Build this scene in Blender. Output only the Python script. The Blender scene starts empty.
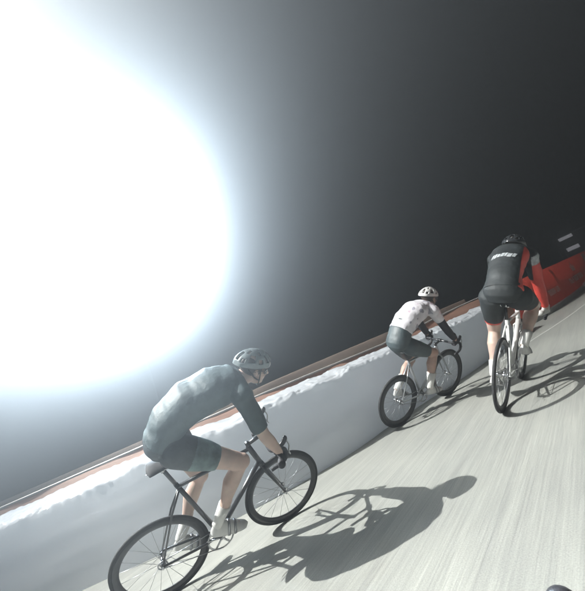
import bpy, bmesh, math, random
import numpy as np
from mathutils import Vector, Matrix, noise
from mathutils.bvhtree import BVHTree
R = math.radians
S = bpy.context.scene
C = S.collection
random.seed(7)

# ------------------------------------------------------------------ camera
ROLL, PITCH, FPX = 23.5, 13.868, 302.0
cam = bpy.data.cameras.new('camera'); camo = bpy.data.objects.new('camera', cam); C.objects.link(camo)
cam.sensor_fit = 'HORIZONTAL'; cam.sensor_width = 36.0; cam.lens = 36.0 * FPX / 585.0
cam.clip_start = 0.02; cam.clip_end = 4000
M = Matrix.Rotation(R(90 + PITCH), 4, 'X') @ Matrix.Rotation(R(-ROLL), 4, 'Z')
camo.matrix_world = Matrix.Translation((0, 0, 1.1)) @ M
S.camera = camo

# ------------------------------------------------------------------ world, key light, exposure
SUN_EL, SUN_TRAVEL = 47.0, 91.0          # night: the sun lamp is only a trace; the floodlights below do the work
w = bpy.data.worlds.new('World'); S.world = w; w.use_nodes = True
nt = w.node_tree; bg = nt.nodes['Background']
sky = nt.nodes.new('ShaderNodeTexSky'); sky.sky_type = 'NISHITA'; sky.sun_disc = False
sky.sun_elevation = R(-6.0); sky.sun_rotation = R(SUN_TRAVEL + 180)
nt.links.new(sky.outputs[0], bg.inputs[0]); bg.inputs[1].default_value = 0.15
sl = bpy.data.lights.new('sun', 'SUN'); sl.energy = 0.04; sl.angle = R(0.5); sl.color = (1.0, 0.97, 0.92)
so = bpy.data.objects.new('sun', sl); C.objects.link(so)
tv = Vector((math.cos(R(SUN_EL)) * math.sin(R(SUN_TRAVEL)), math.cos(R(SUN_EL)) * math.cos(R(SUN_TRAVEL)), -math.sin(R(SUN_EL))))
so.rotation_euler = tv.to_track_quat('-Z', 'Y').to_euler(); so.location = (-20, 2, 20)
S.view_settings.view_transform = 'Standard'; S.view_settings.look = 'None'
S.view_settings.exposure = 0.35; S.view_settings.gamma = 1.0; S.view_settings.use_curve_mapping = False
S.render.engine = 'CYCLES'
S.cycles.max_bounces = 6; S.cycles.volume_bounces = 0
S.cycles.use_denoising = True
HAZE_DENSITY, HAZE_G = 0.066, 0.90
LAMP_POS = Vector((-12.2, 22.0, 14.9)); LAMP_W = 480000.0; LAMP_AIM = Vector((-5.2, 0.0, 10.2)); LAMP_CONE, LAMP_BLEND = 47.5, 0.10
KEY_POS = Vector((-15.0, 0.4, 21.0)); KEY_W = 275000.0; KEY_AIM = Vector((4.6, 5.0, 0.0)); KEY_CONE, KEY_BLEND = 34, 0.6

# ------------------------------------------------------------------ materials
def mat(name, col, rough=0.5, metal=0.0, var=0.0, scale=8.0, bump=0.0, bscale=60.0, spec=0.5, emis=None, estr=0, coat=0.0, sub=0.0, col2=None, stretch=None):
    m = bpy.data.materials.new(name); m.use_nodes = True
    n = m.node_tree.nodes; l = m.node_tree.links; b = n['Principled BSDF']
    b.inputs['Base Color'].default_value = (*col, 1); b.inputs['Roughness'].default_value = rough
    b.inputs['Metallic'].default_value = metal; b.inputs['Specular IOR Level'].default_value = spec
    b.inputs['Coat Weight'].default_value = coat
    if sub: b.inputs['Subsurface Weight'].default_value = sub; b.inputs['Subsurface Scale'].default_value = 0.01
    if emis: b.inputs['Emission Color'].default_value = (*emis, 1); b.inputs['Emission Strength'].default_value = estr
    tc = n.new('ShaderNodeTexCoord'); mp = n.new('ShaderNodeMapping'); l.new(tc.outputs['Object'], mp.inputs[0])
    if stretch: mp.inputs['Rotation'].default_value = stretch[0]; mp.inputs['Scale'].default_value = stretch[1]
    if var or col2:
        t = n.new('ShaderNodeTexNoise'); t.inputs['Scale'].default_value = scale; t.inputs['Detail'].default_value = 6
        l.new(mp.outputs[0], t.inputs['Vector'])
        r = n.new('ShaderNodeValToRGB'); e = r.color_ramp.elements
        e[0].position = 0.3; e[1].position = 0.7
        a = col if col2 is None else col2
        e[0].color = (*[max(0, c * (1 - var)) for c in a], 1); e[1].color = (*[min(1, c * (1 + var)) for c in col], 1)
        l.new(t.outputs['Fac'], r.inputs[0]); l.new(r.outputs[0], b.inputs['Base Color'])
    if bump:
        t2 = n.new('ShaderNodeTexNoise'); t2.inputs['Scale'].default_value = bscale; t2.inputs['Detail'].default_value = 4
        l.new(mp.outputs[0], t2.inputs['Vector'])
        bp = n.new('ShaderNodeBump'); bp.inputs['Strength'].default_value = bump; bp.inputs['Distance'].default_value = 0.01
        l.new(t2.outputs['Fac'], bp.inputs['Height']); l.new(bp.outputs[0], b.inputs['Normal'])
    return m
MT = dict(
    black=mat('black_paint', (0.02, 0.021, 0.024), 0.3, 0.0, 0.3, 20, 0.05, 200, coat=0.4),
    carbon=mat('carbon_rim', (0.025, 0.026, 0.03), 0.35, 0, 0.3, 30),
    rubber=mat('tyre_rubber', (0.022, 0.022, 0.024), 0.75, 0, 0.4, 40, 0.3, 300),
    silver=mat('polished_metal', (0.62, 0.63, 0.65), 0.25, 1.0, 0.1, 50),
    steel=mat('spoke_steel', (0.35, 0.36, 0.38), 0.35, 0.9),
    white_paint=mat('white_paint', (0.72, 0.73, 0.72), 0.3, 0, 0.08, 20, coat=0.4),
    grey_frame=mat('silver_paint', (0.42, 0.44, 0.46), 0.3, 0.5, 0.1, 20, coat=0.3),
    saddle=mat('saddle_vinyl', (0.018, 0.018, 0.02), 0.75, 0, 0.3, 40),
    skin=mat('skin', (0.47, 0.32, 0.26), 0.5, 0, 0.12, 14, 0.12, 90, sub=0.12),
    skin2=mat('skin_pale', (0.54, 0.40, 0.34), 0.48, 0, 0.12, 14, 0.12, 90, sub=0.12),
    jersey_dark=mat('dark_teal_jersey', (0.05, 0.075, 0.082), 0.6, 0, 0.25, 9, 0.5, 26),
    shorts_dark=mat('dark_shorts', (0.035, 0.045, 0.052), 0.55, 0, 0.25, 9, 0.35, 30),
    shorts_print=mat('teal_shorts_print', (0.13, 0.19, 0.19), 0.55, 0, 0.35, 12, 0.6, 22, col2=(0.05, 0.08, 0.085)),
    shorts_grey=mat('slate_shorts', (0.05, 0.068, 0.075), 0.5, 0, 0.2, 9, 0.35, 30),
    jersey_white=mat('lilac_white_jersey', (0.72, 0.70, 0.74), 0.6, 0, 0.12, 7, 0.6, 22),
    jersey_logo=mat('jersey_dark_logo', (0.32, 0.31, 0.37), 0.6, 0, 0.2, 30),
    jersey_pink=mat('jersey_pink_print', (0.58, 0.46, 0.54), 0.6, 0, 0.2, 30),
    jersey_black=mat('black_jersey', (0.015, 0.019, 0.021), 0.66, 0, 0.3, 9, 0.5, 24),
    jersey_red=mat('red_jersey_panel', (0.55, 0.055, 0.04), 0.5, 0, 0.15, 9, 0.4, 24),
    print_pale=mat('pale_jersey_print', (0.42, 0.45, 0.47), 0.6, 0, 0.3, 40),
    sock=mat('white_sock', (0.74, 0.74, 0.72), 0.8, 0, 0.06, 30, 0.3, 150),
    sock_black=mat('black_sock', (0.03, 0.03, 0.035), 0.8, 0, 0.2, 30, 0.3, 150),
    shoe=mat('white_shoe', (0.68, 0.68, 0.67), 0.35, 0, 0.08, 20),
    shoe_black=mat('black_shoe', (0.03, 0.03, 0.033), 0.35, 0, 0.2, 20),
    glove=mat('black_glove', (0.022, 0.022, 0.026), 0.65, 0, 0.3, 40, 0.3, 150),
    glove_white=mat('white_glove', (0.6, 0.6, 0.58), 0.65, 0, 0.1, 40, 0.3, 150),
    helmet_white=mat('white_helmet_shell', (0.75, 0.75, 0.74), 0.25, 0, 0.04, 20, coat=0.4),
    helmet_black=mat('black_helmet_shell', (0.025, 0.027, 0.03), 0.25, 0, 0.2, 20, coat=0.5),
    helmet_grey=mat('grey_helmet_shell', (0.16, 0.19, 0.2), 0.25, 0, 0.15, 20, coat=0.5),
    foam=mat('helmet_liner', (0.03, 0.03, 0.03), 0.8),
    hair=mat('dark_hair', (0.04, 0.028, 0.02), 0.6, 0, 0.3, 80),
    lens=mat('dark_lens', (0.015, 0.015, 0.02), 0.08, 0, coat=0.5),
    eye=mat('eyeball', (0.7, 0.7, 0.68), 0.2),
    lip=mat('lip', (0.35, 0.13, 0.11), 0.5),
    tarp=mat('white_plastic_sheet', (0.76, 0.79, 0.83), 0.2, 0, 0.08, 1.6, 0.2, 6, stretch=((0, 0, R(-15)), (0.5, 1, 2.2))),
    redban=mat('red_banner', (0.6, 0.11, 0.08), 0.55, 0, 0.12, 2.5, 0.2, 12),
    redprint=mat('banner_pale_print', (0.9, 0.74, 0.70), 0.6, 0, 0.1, 12),
    rustban=mat('faded_orange_sheet', (0.42, 0.26, 0.2), 0.6, 0, 0.3, 3.0, 0.3, 12, stretch=((0, 0, R(-18)), (0.35, 1, 6))),
    rail=mat('pale_rail', (0.55, 0.52, 0.5), 0.45, 0.3, 0.15, 8),
    concrete=mat('concrete_base', (0.42, 0.43, 0.42), 0.85, 0, 0.2, 6, 0.4, 40),
    tan=mat('tan_board', (0.55, 0.48, 0.42), 0.7, 0, 0.22, 3.0, 0.3, 30, stretch=((0, 0, R(-20)), (0.4, 1, 3))),
    tan_dark=mat('brown_board', (0.3, 0.2, 0.15), 0.7, 0, 0.25, 3.0, 0.3, 30),
    post=mat('galvanised_post', (0.3, 0.31, 0.32), 0.45, 0.7, 0.2, 20),
    dark=mat('dark_board', (0.02, 0.021, 0.02), 0.7, 0, 0.3, 6),
    panel=mat('added_glow_panel', (0.42, 0.42, 0.44), 0.5, emis=(0.8, 0.8, 0.86), estr=0.45),  # weak glow added so the pale panels show where the key beam misses them
    mast=mat('mast_steel', (0.28, 0.29, 0.30), 0.5, 0.6, 0.2, 8),
    bag=mat('white_sandbag', (0.7, 0.7, 0.68), 0.8, 0, 0.1, 8, 0.5, 60),
    line=mat('road_line_paint', (0.66, 0.68, 0.64), 0.7, 0, 0.15, 25, 0.3, 120),
    lampglass=mat('lamp_glass', (1, 1, 1), 0.3, 0, emis=(0.9, 0.96, 1.0), estr=60),
)
def translucent(m, col, fac):
    n = m.node_tree.nodes; l = m.node_tree.links; tr = n.new('ShaderNodeBsdfTranslucent'); tr.inputs[0].default_value = (*col, 1)
    mx = n.new('ShaderNodeMixShader'); mx.inputs[0].default_value = fac
    l.new(n['Principled BSDF'].outputs[0], mx.inputs[1]); l.new(tr.outputs[0], mx.inputs[2]); l.new(mx.outputs[0], n['Material Output'].inputs[0])
translucent(MT['redban'], (0.95, 0.30, 0.23), 0.55)
translucent(MT['tan'], (0.8, 0.72, 0.66), 0.55); translucent(MT['rustban'], (0.6, 0.4, 0.32), 0.4); translucent(MT['redprint'], (0.95, 0.9, 0.88), 0.35); translucent(MT['tarp'], (0.88, 0.93, 0.98), 0.42)  # tan board made translucent to brighten its road side, which gets no light
def road_mat():
    m = bpy.data.materials.new('brushed_concrete_road'); m.use_nodes = True
    n = m.node_tree.nodes; l = m.node_tree.links; b = n['Principled BSDF']
    tc = n.new('ShaderNodeTexCoord')
    def nz(rot, sc, scale, det, rough=0.55):
        mr = n.new('ShaderNodeMapping'); mr.inputs['Rotation'].default_value = (0, 0, rot)
        ms = n.new('ShaderNodeMapping'); ms.inputs['Scale'].default_value = sc
        t = n.new('ShaderNodeTexNoise'); t.inputs['Scale'].default_value = scale; t.inputs['Detail'].default_value = det; t.inputs['Roughness'].default_value = rough
        l.new(tc.outputs['Object'], mr.inputs[0]); l.new(mr.outputs[0], ms.inputs[0]); l.new(ms.outputs[0], t.inputs['Vector']); return t
    az = R(-46.5)    # grooves run along the track: world heading 43.5 deg from +Y
    gro = nz(az, (0.22, 9.0, 1), 9, 5, 0.6)      # brushed grooves
    gro2 = nz(az, (0.08, 2.6, 1), 5, 4, 0.6)     # broad wear streaks
    pat = nz(0, (1, 1, 1), 0.9, 5)
    fine = nz(0, (1, 1, 1), 140, 3)
    def mix(a, bb, f, mode='MULTIPLY'):
        x = n.new('ShaderNodeMixRGB'); x.blend_type = mode; x.inputs[0].default_value = f
        for i, s in ((1, a), (2, bb)):
            if isinstance(s, tuple): x.inputs[i].default_value = s
            else: l.new(s, x.inputs[i])
        return x.outputs[0]
    def ramp(t, a, bcol, p0=0.3, p1=0.7):
        r = n.new('ShaderNodeValToRGB'); e = r.color_ramp.elements; e[0].position = p0; e[1].position = p1
        e[0].color = (*a, 1); e[1].color = (*bcol, 1); l.new(t.outputs['Fac'], r.inputs[0]); return r.outputs[0]
    c = mix((0.325, 0.332, 0.312, 1), ramp(gro, (0.76, 0.76, 0.76), (1.12, 1.12, 1.11)), 1)
    c = mix(c, ramp(gro2, (0.82, 0.82, 0.83), (1.12, 1.12, 1.11)), 1)
    c = mix(c, ramp(pat, (0.88, 0.885, 0.89), (1.08, 1.075, 1.06)), 1)
    c = mix(c, ramp(fine, (0.8, 0.8, 0.8), (1.14, 1.14, 1.14)), 1)
    l.new(c, b.inputs['Base Color']); b.inputs['Roughness'].default_value = 0.8
    bp = n.new('ShaderNodeBump'); bp.inputs['Strength'].default_value = 0.35; bp.inputs['Distance'].default_value = 0.004
    l.new(gro.outputs['Fac'], bp.inputs['Height']); l.new(bp.outputs[0], b.inputs['Normal'])
    return m
MT['road'] = road_mat()
MT['ground'] = mat('dark_ground', (0.05, 0.052, 0.048), 0.9, 0, 0.4, 1.5, 0.5, 20)

# ------------------------------------------------------------------ helpers
def tag(o, label=None, cat=None, group=None, kind=None):
    if label: o['label'] = label
    if cat: o['category'] = cat
    if group: o['group'] = group
    if kind: o['kind'] = kind
    return o
def link_mesh(name, me, parent=None, smooth=True):
    o = bpy.data.objects.new(name, me); C.objects.link(o)
    if parent: o.parent = parent
    if smooth:
        for p in me.polygons: p.use_smooth = True
    return o
def obj(name, bm, m, parent=None, smooth=True):
    me = bpy.data.meshes.new(name); bm.normal_update(); bm.to_mesh(me); bm.free()
    me.materials.append(m); return link_mesh(name, me, parent, smooth)
def empty(name, mw=None):
    o = bpy.data.objects.new(name, None); C.objects.link(o); o.empty_display_size = 0.1
    if mw is not None: o.matrix_world = mw
    return o
def perp(d):
    d = d.normalized(); a = Vector((0, 0, 1)) if abs(d.z) < 0.9 else Vector((0, 1, 0))
    u = d.cross(a).normalized(); return u, d.cross(u).normalized()
def tube(bm, pts, rad, n=12, cap=True, ry=None):
    """swept tube through pts; rad a number or list; ry optional second radius list (v axis)"""
    pts = [Vector(p) for p in pts]; k = len(pts)
    if not hasattr(rad, '__len__'): rad = [rad] * k
    if ry is None: ry = rad
    elif not hasattr(ry, '__len__'): ry = [ry] * k
    rings = []; u = None
    for i, p in enumerate(pts):
        d = (pts[min(i + 1, k - 1)] - pts[max(i - 1, 0)]).normalized()
        if u is None: u, v = perp(d)
        else:
            u = (u - d * u.dot(d)).normalized(); v = d.cross(u).normalized()
        rings.append([bm.verts.new(p + u * math.cos(2 * math.pi * j / n) * rad[i] + v * math.sin(2 * math.pi * j / n) * ry[i]) for j in range(n)])
    for a, b in zip(rings, rings[1:]):
        for j in range(n): bm.faces.new((a[j], a[(j + 1) % n], b[(j + 1) % n], b[j]))
    if cap: bm.faces.new(rings[0][::-1]); bm.faces.new(rings[-1])
def torus(bm, c, ax, Rr, r, n=72, m=10, ry=None):
    c = Vector(c); ax = Vector(ax).normalized(); u, v = perp(ax); rings = []
    for i in range(n):
        a = 2 * math.pi * i / n; d = u * math.cos(a) + v * math.sin(a)
        rings.append([bm.verts.new(c + d * (Rr + r * math.cos(2 * math.pi * j / m)) + ax * (ry or r) * math.sin(2 * math.pi * j / m)) for j in range(m)])
    for i in range(n):
        a, b = rings[i], rings[(i + 1) % n]
        for j in range(m): bm.faces.new((a[j], b[j], b[(j + 1) % m], a[(j + 1) % m]))
def ellipsoid(bm, c, r, basis=None, nu=20, nv=14):
    b = basis or Matrix.Identity(3)
    ret = bmesh.ops.create_uvsphere(bm, u_segments=nu, v_segments=nv, radius=1)
    for v in ret['verts']:
        v.co = Vector(c) + b @ Vector((v.co.x * r[0], v.co.y * r[1], v.co.z * r[2]))
def box(bm, c, s, basis=None, bev=0.0):
    ret = bmesh.ops.create_cube(bm, size=1); b = basis or Matrix.Identity(3)
    for v in ret['verts']: v.co = Vector(c) + b @ Vector((v.co.x * s[0], v.co.y * s[1], v.co.z * s[2]))
    if bev:
        es = list({e for v in ret['verts'] for e in v.link_edges})
        bmesh.ops.bevel(bm, geom=es, offset=bev, segments=2, affect='EDGES')
def capsule(bm, a, b, ra, rb, n=18):
    """rounded cone between a and b"""
    a, b = Vector(a), Vector(b); d = (b - a); L = d.length; d.normalize()
    pts, rad = [], []
    for k in range(5): t = math.pi / 2 * (1 - k / 5.0); pts.append(a - d * ra * math.sin(t)); rad.append(max(ra * math.cos(t), ra * 0.08))
    for k in range(7): t = k / 6; pts.append(a.lerp(b, t)); rad.append(ra + (rb - ra) * t)
    for k in range(1, 6): t = math.pi / 2 * k / 5; pts.append(b + d * rb * math.sin(t)); rad.append(max(rb * math.cos(t), rb * 0.08))
    tube(bm, pts, rad, n)
def catmull(P, step):
    P = [Vector(p) for p in P]; out = []
    Q = [P[0] * 2 - P[1]] + P + [P[-1] * 2 - P[-2]]
    for i in range(1, len(Q) - 2):
        n = max(2, int((Q[i + 1] - Q[i]).length / step))
        for k in range(n):
            t = k / n; a, b, c, d = Q[i - 1:i + 3]
            out.append(0.5 * ((2 * b) + (c - a) * t + (2 * a - 5 * b + 4 * c - d) * t * t + (3 * b - a - 3 * c + d) * t ** 3))
    out.append(P[-1]); return out
def remeshed(name, bm, vox, iters=6, fac=0.5, disp=None):
    """union of closed shapes -> one continuous surface"""
    me = bpy.data.meshes.new(name); bmesh.ops.recalc_face_normals(bm, faces=bm.faces[:]); bm.to_mesh(me); bm.free()
    o = bpy.data.objects.new('tmp', me); C.objects.link(o)
    r = o.modifiers.new('r', 'REMESH'); r.mode = 'VOXEL'; r.voxel_size = vox; r.use_smooth_shade = True
    s = o.modifiers.new('s', 'SMOOTH'); s.iterations = iters; s.factor = fac
    dg = bpy.context.evaluated_depsgraph_get(); dg.update()
    out = bpy.data.meshes.new_from_object(o.evaluated_get(dg)); out.name = name
    bpy.data.objects.remove(o); bpy.data.meshes.remove(me)
    if disp:
        nn = np.empty(len(out.vertices) * 3); out.vertices.foreach_get('normal', nn); nn = nn.reshape(-1, 3)
        for i, v in enumerate(out.vertices): v.co += Vector(nn[i]) * disp(v.co)
    return out
def frame_matrix(x, y, az, lean, sc=1.0):
    a, l = R(az), R(lean)
    f = Vector((math.sin(a), math.cos(a), 0)); r = Vector((math.cos(a), -math.sin(a), 0)); up = Vector((0, 0, 1))
    u = up * math.cos(l) + r * math.sin(l); left = -(r * math.cos(l) - up * math.sin(l))
    m = Matrix((f * sc, left * sc, u * sc)).transposed().to_4x4(); m.translation = Vector((x, y, 0)); return m

# ------------------------------------------------------------------ ground and road
bm = bmesh.new()
bmesh.ops.create_grid(bm, x_segments=2, y_segments=2, size=1500)
tag(obj('ground', bm, MT['ground'], smooth=False), kind='structure').location.z = -0.012
# barrier line (foot of the course's outer edge)
EDGE = [(-6.2, 2.95, 0), (-4.9, 3.2, 0), (-3.9, 3.33, 0), (-3.0, 3.42, 0), (-2.1, 3.47, 0), (-1.25, 3.6, 0), (-0.4, 3.9, 0), (0.15, 4.2, 0), (0.71, 4.62, 0), (2.22, 5.5, 0),
        (3.17, 6.17, 0), (4.48, 7.05, 0), (5.3, 7.62, 0), (6.79, 8.65, 0), (8.27, 9.75, 0), (11, 11.9, 0), (14, 14.5, 0), (17, 17.4, 0)]
edge = catmull(EDGE, 0.06)
def side(path, i):
    d = (path[min(i + 1, len(path) - 1)] - path[max(i - 1, 0)]).normalized()
    return Vector((-d.y, d.x, 0))        # away from the road
bm = bmesh.new()
outer = [e + side(edge, i) * 0.62 for i, e in enumerate(edge)]
W = [bm.verts.new((p.x, p.y, 0)) for p in outer]
# inner edge of the road, far to the right
V = [bm.verts.new((p.x - 0.0 + 6.5 + 0.5 * i / len(outer), p.y - 13.5, 0)) for i, p in enumerate(outer)]
for i in range(len(W) - 1): bm.faces.new((W[i], V[i], V[i + 1], W[i + 1]))
tag(obj('road', bm, MT['road'], smooth=False), kind='structure')
# painted line
bm = bmesh.new()
ln = catmull([(2.7, 5.35, 0), (3.65, 5.93, 0), (4.45, 6.35, 0), (5.6, 7.05, 0), (7.5, 8.4, 0), (9.6, 10.1, 0)], 0.1)
a = [bm.verts.new(p + side(ln, i) * 0.02 + Vector((0, 0, 0.004))) for i, p in enumerate(ln)]
b = [bm.verts.new(p - side(ln, i) * 0.02 + Vector((0, 0, 0.004))) for i, p in enumerate(ln)]
for i in range(len(ln) - 1): bm.faces.new((b[i], b[i + 1], a[i + 1], a[i]))
tag(obj('road_line', bm, MT['line'], smooth=False), kind='structure')

# ------------------------------------------------------------------ white sheeted barrier
def white_barrier():
    n_end = next(i for i, p in enumerate(edge) if p.x > 3.9)
    path = catmull([p for p in edge[:n_end + 1]][::6] + [edge[n_end]], 0.022)
    prof = []
    for k in range(30): prof.append((0.0, 0.80 * k / 30, 0))                      # face
    for k in range(12): t = k / 12 * math.pi / 2; prof.append((0.07 * (1 - math.cos(t)), 0.80 + 0.05 * math.sin(t), 1))
    for k in range(18): prof.append((0.07 + 0.36 * k / 18, 0.85 + 0.06 * math.sin(k / 18 * math.pi * 0.6), 1))
    for k in range(8): t = k / 8 * math.pi / 2; prof.append((0.43 + 0.07 * math.sin(t), 0.906 - 0.07 * (1 - math.cos(t)), 1))
    for k in range(10): prof.append((0.50, 0.83 - 0.83 * k / 9, 0))
    bm = bmesh.new(); cols = []; s = 0
    for i, p in enumerate(path):
        nrm = side(path, i); s = i * 0.022
        hs = 1.065 - 0.10 * max(0, min(1, (p.x - 0.3) / 2.5)) + 0.035 * noise.noise(Vector((s * 0.8, 3, 0))) + 0.03 * noise.noise(Vector((s * 2.2, 8, 0)))
        col = []
        for j, (o_, z, top) in enumerate(prof):
            zz = z * hs
            q = Vector((s * 0.9, zz * 2.0, o_ * 3))
            f = 1.0 if top else 0.35
            d = 0.011 * noise.noise(Vector((s * 0.45, zz * 4.2, 0.3))) + 0.003 * noise.noise(Vector((s * 1.1, zz * 13, 7)))
            d += 0.0015 * noise.noise(Vector((s * 6, zz * 3, 4)))
            if top or z > 0.7:
                f *= min(1, max(0, (z - 0.70) / 0.12))
                d += f * (0.022 * noise.noise(Vector((s * 3.4, o_ * 7, 1))) + 0.020 * abs(noise.noise(Vector((s * 8.5, o_ * 12, 2)))) - 0.012 * abs(noise.noise(Vector((s * 15, o_ * 20, 5)))))
            zz2 = zz + (d * 1.3 if top else 0)
            oo = o_ + (d * 1.2 if not (0.1 < o_ < 0.42) else 0) * (-1 if o_ < 0.25 else 1)
            if j == 0: zz2 = 0.0
            col.append(bm.verts.new((p.x + nrm.x * oo, p.y + nrm.y * oo, max(0.0, zz2))))
        cols.append(col)
    m = len(prof)
    for a, b in zip(cols, cols[1:]):
        for j in range(m - 1): bm.faces.new((a[j], b[j], b[j + 1], a[j + 1]))
    bm.faces.new(cols[-1]); bm.faces.new(cols[0][::-1])
    bmesh.ops.recalc_face_normals(bm, faces=bm.faces[:])
    o = obj('barrier', bm, MT['tarp'])
    tag(o, 'long low barrier wrapped in white plastic sheeting with crumpled bright top, along the road edge', 'barrier')
white_barrier()

# ------------------------------------------------------------------ red banner fence, tan hoarding
RED = [(-7.2, 3.9, 0), (-5.2, 4.22, 0), (-4.0, 4.38, 0), (-3.0, 4.46, 0), (-1.9, 4.6, 0), (-0.62, 4.98, 0), (0.28, 5.5, 0), (1.5, 6.2, 0), (2.9, 7.0, 0), (4.0, 7.45, 0), (5.2, 7.85, 0), (6.79, 8.85, 0), (8.27, 9.95, 0), (11, 12.1, 0), (14, 14.7, 0), (17, 17.6, 0)]
red = catmull(RED, 0.08)
def strip(path, off, z0, z1, thick, wav=0.0, zt=None):
    bm = bmesh.new(); cols = []
    for i, p in enumerate(path):
        n_ = side(path, i); o1 = off + wav * noise.noise(Vector((i * 0.08 * 1.3, 0, 2)))
        a = p + n_ * o1; b = p + n_ * (o1 + thick); t1 = zt(p) if zt else z1
        zm = (z0 + t1) / 2; ab = a - n_ * wav * 0.6 * noise.noise(Vector((i * 0.11, 5, 2)))
        cols.append([bm.verts.new((a.x, a.y, z0)), bm.verts.new((ab.x, ab.y, zm)), bm.verts.new((a.x, a.y, t1)), bm.verts.new((b.x, b.y, t1)), bm.verts.new((b.x, b.y, z0))])
    for a, b in zip(cols, cols[1:]):
        for j in range(5): bm.faces.new((a[j], b[j], b[(j + 1) % 5], a[(j + 1) % 5]))
    bm.faces.new(cols[-1]); bm.faces.new(cols[0][::-1]); bmesh.ops.recalc_face_normals(bm, faces=bm.faces[:])
    return bm
def redtop(p): return 1.03 + 0.03 * max(0, min(1, (p.x - 2) / 4)) - 0.06 * max(0, 1 - abs(p.x - 1.2) / 2.2)
fr_ = empty('banner_fence', Matrix.Translation((5.2, 7.85, 0)))
tag(fr_, 'low crowd fence, dull orange-brown behind the white barrier and bright red printed banner beyond it', 'fence')
def shift(o):      # children authored in world coordinates
    o.matrix_parent_inverse = fr_.matrix_world.inverted(); return o
isp = next(i for i, p in enumerate(red) if p.x > 4.7)
ban = shift(obj('banner', strip(red[isp:], 0, 0.105, 1.0, 0.012, 0.02, redtop), MT['redban'], fr_))
shift(obj('side_panel', strip(red[:isp + 1], 0, 0.105, 1.0, 0.012, 0.012, redtop), MT['rustban'], fr_))['label'] = 'dull orange-brown part of the fence behind the white barrier'
shift(obj('base', strip(red, -0.10, 0.0, 0.10, 0.3), MT['concrete'], fr_, False))
bm = bmesh.new(); tube(bm, [p + side(red, i) * 0.01 + Vector((0, 0, redtop(p) + 0.018)) for i, p in enumerate(red) if p.x < 4.4], 0.014, 8)
shift(obj('top_rail', bm, MT['rail'], fr_))
for i in range(6, len(red), 26):
    p = red[i] + side(red, i) * 0.05; bm = bmesh.new(); tube(bm, [(p.x, p.y, 0.16), (p.x, p.y, redtop(p) - 0.01)], 0.02, 8)
    shift(obj('post', bm, MT['post'], fr_))
# printed marks on the banner (pale emblem, rounded badge, a long word), laid on the banner face
def path_at(path, x):
    i = min(range(len(path)), key=lambda k: abs(path[k].x - x)); n_ = side(path, i)
    return path[i], n_, Vector((n_.y, -n_.x, 0))
def mark(x, zc, polys, slant=0.0, name='printed_mark'):
    p, n_, t = path_at(red, x); bm = bmesh.new()
    for poly in polys:
        f = []
        for (u, v) in poly:
            q = path_at_s(x, u); f.append(bm.verts.new((q[0].x - q[1].x * 0.028, q[0].y - q[1].y * 0.028, zc + v + slant * u)))
        bm.faces.new(f)
    bmesh.ops.recalc_face_normals(bm, faces=bm.faces[:])
    ret = bmesh.ops.extrude_face_region(bm, geom=bm.faces[:])
    for v in [g for g in ret['geom'] if isinstance(g, bmesh.types.BMVert)]: v.co += n_ * 0.004
    shift(obj(name, bm, MT['redprint'], fr_, False))
def path_at_s(x, u):
    i = min(range(len(red)), key=lambda k: abs(red[k].x - x)); n_ = side(red, i); t = Vector((n_.y, -n_.x, 0))
    return (red[i] + t * u, n_)
def glyphs(n, w, h, seed):
    """worn block letters that read only as strokes at this distance"""
    rn = random.Random(seed); P = []; x = -n * w / 2
    for k in range(n):
        a, b = x + 0.12 * w, x + 0.88 * w; th = 0.2 * w
        P.append([(a, -h / 2), (a + th, -h / 2), (a + th, h / 2), (a, h / 2)])
        if rn.random() < 0.7: P.append([(b - th, -h / 2), (b, -h / 2), (b, h / 2), (b - th, h / 2)])
        if rn.random() < 0.8: P.append([(a + th, h / 2 - th), (b - th, h / 2 - th), (b - th, h / 2), (a + th, h / 2)])
        if rn.random() < 0.6: P.append([(a + th, -h / 2), (b - th, -h / 2), (b - th, -h / 2 + th), (a + th, -h / 2 + th)])
        if rn.random() < 0.6: P.append([(a + th, -th / 2), (b - th, -th / 2), (b - th, th / 2), (a + th, th / 2)])
        x += w
    return P
mark(6.65, 0.42, glyphs(6, 0.14, 0.15, 3), name='printed_word')
mark(8.56, 0.41, glyphs(9, 0.19, 0.17, 5), name='printed_word')
mark(8.80, 0.76, [[(-0.20, -0.13), (0.20, -0.13), (0.25, 0.08), (0.10, 0.0), (0.0, 0.17), (-0.10, 0.0), (-0.25, 0.08)]], name='printed_emblem')
mark(10.6, 0.80, [[(-0.30, -0.2), (0.3, -0.2), (0.42, 0.21), (-0.2, 0.21)]], name='printed_panel')

# tan hoarding behind
TAN = [(-8.5, 4.75, 0), (-5.68, 5.15, 0), (-4.85, 5.25, 0), (-3.65, 5.42, 0), (-2.2, 5.7, 0), (-0.67, 6.15, 0), (0.44, 6.82, 0), (1.86, 7.75, 0), (3.81, 9.0, 0), (4.9, 9.75, 0)]
tan = catmull(TAN, 0.1)
hr = empty('hoarding', Matrix.Translation((0.44, 6.82, 0)))
tag(hr, 'plain tan board hoarding standing behind the red banner fence', 'hoarding')
def tz(p): return 1.13 + 0.05 * max(0, min(1, (p.x + 2.5) / 1.5))
o = obj('board', strip(tan, 0, 0.02, 1.1, 0.03, 0.0, tz), MT['tan'], hr, False); o.matrix_parent_inverse = hr.matrix_world.inverted()
bm = strip([p for p in tan if p.x < 3.7], -0.03, 0.86, 0.93, 0.028); o = obj('batten', bm, MT['tan_dark'], hr, False); o.matrix_parent_inverse = hr.matrix_world.inverted()
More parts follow.
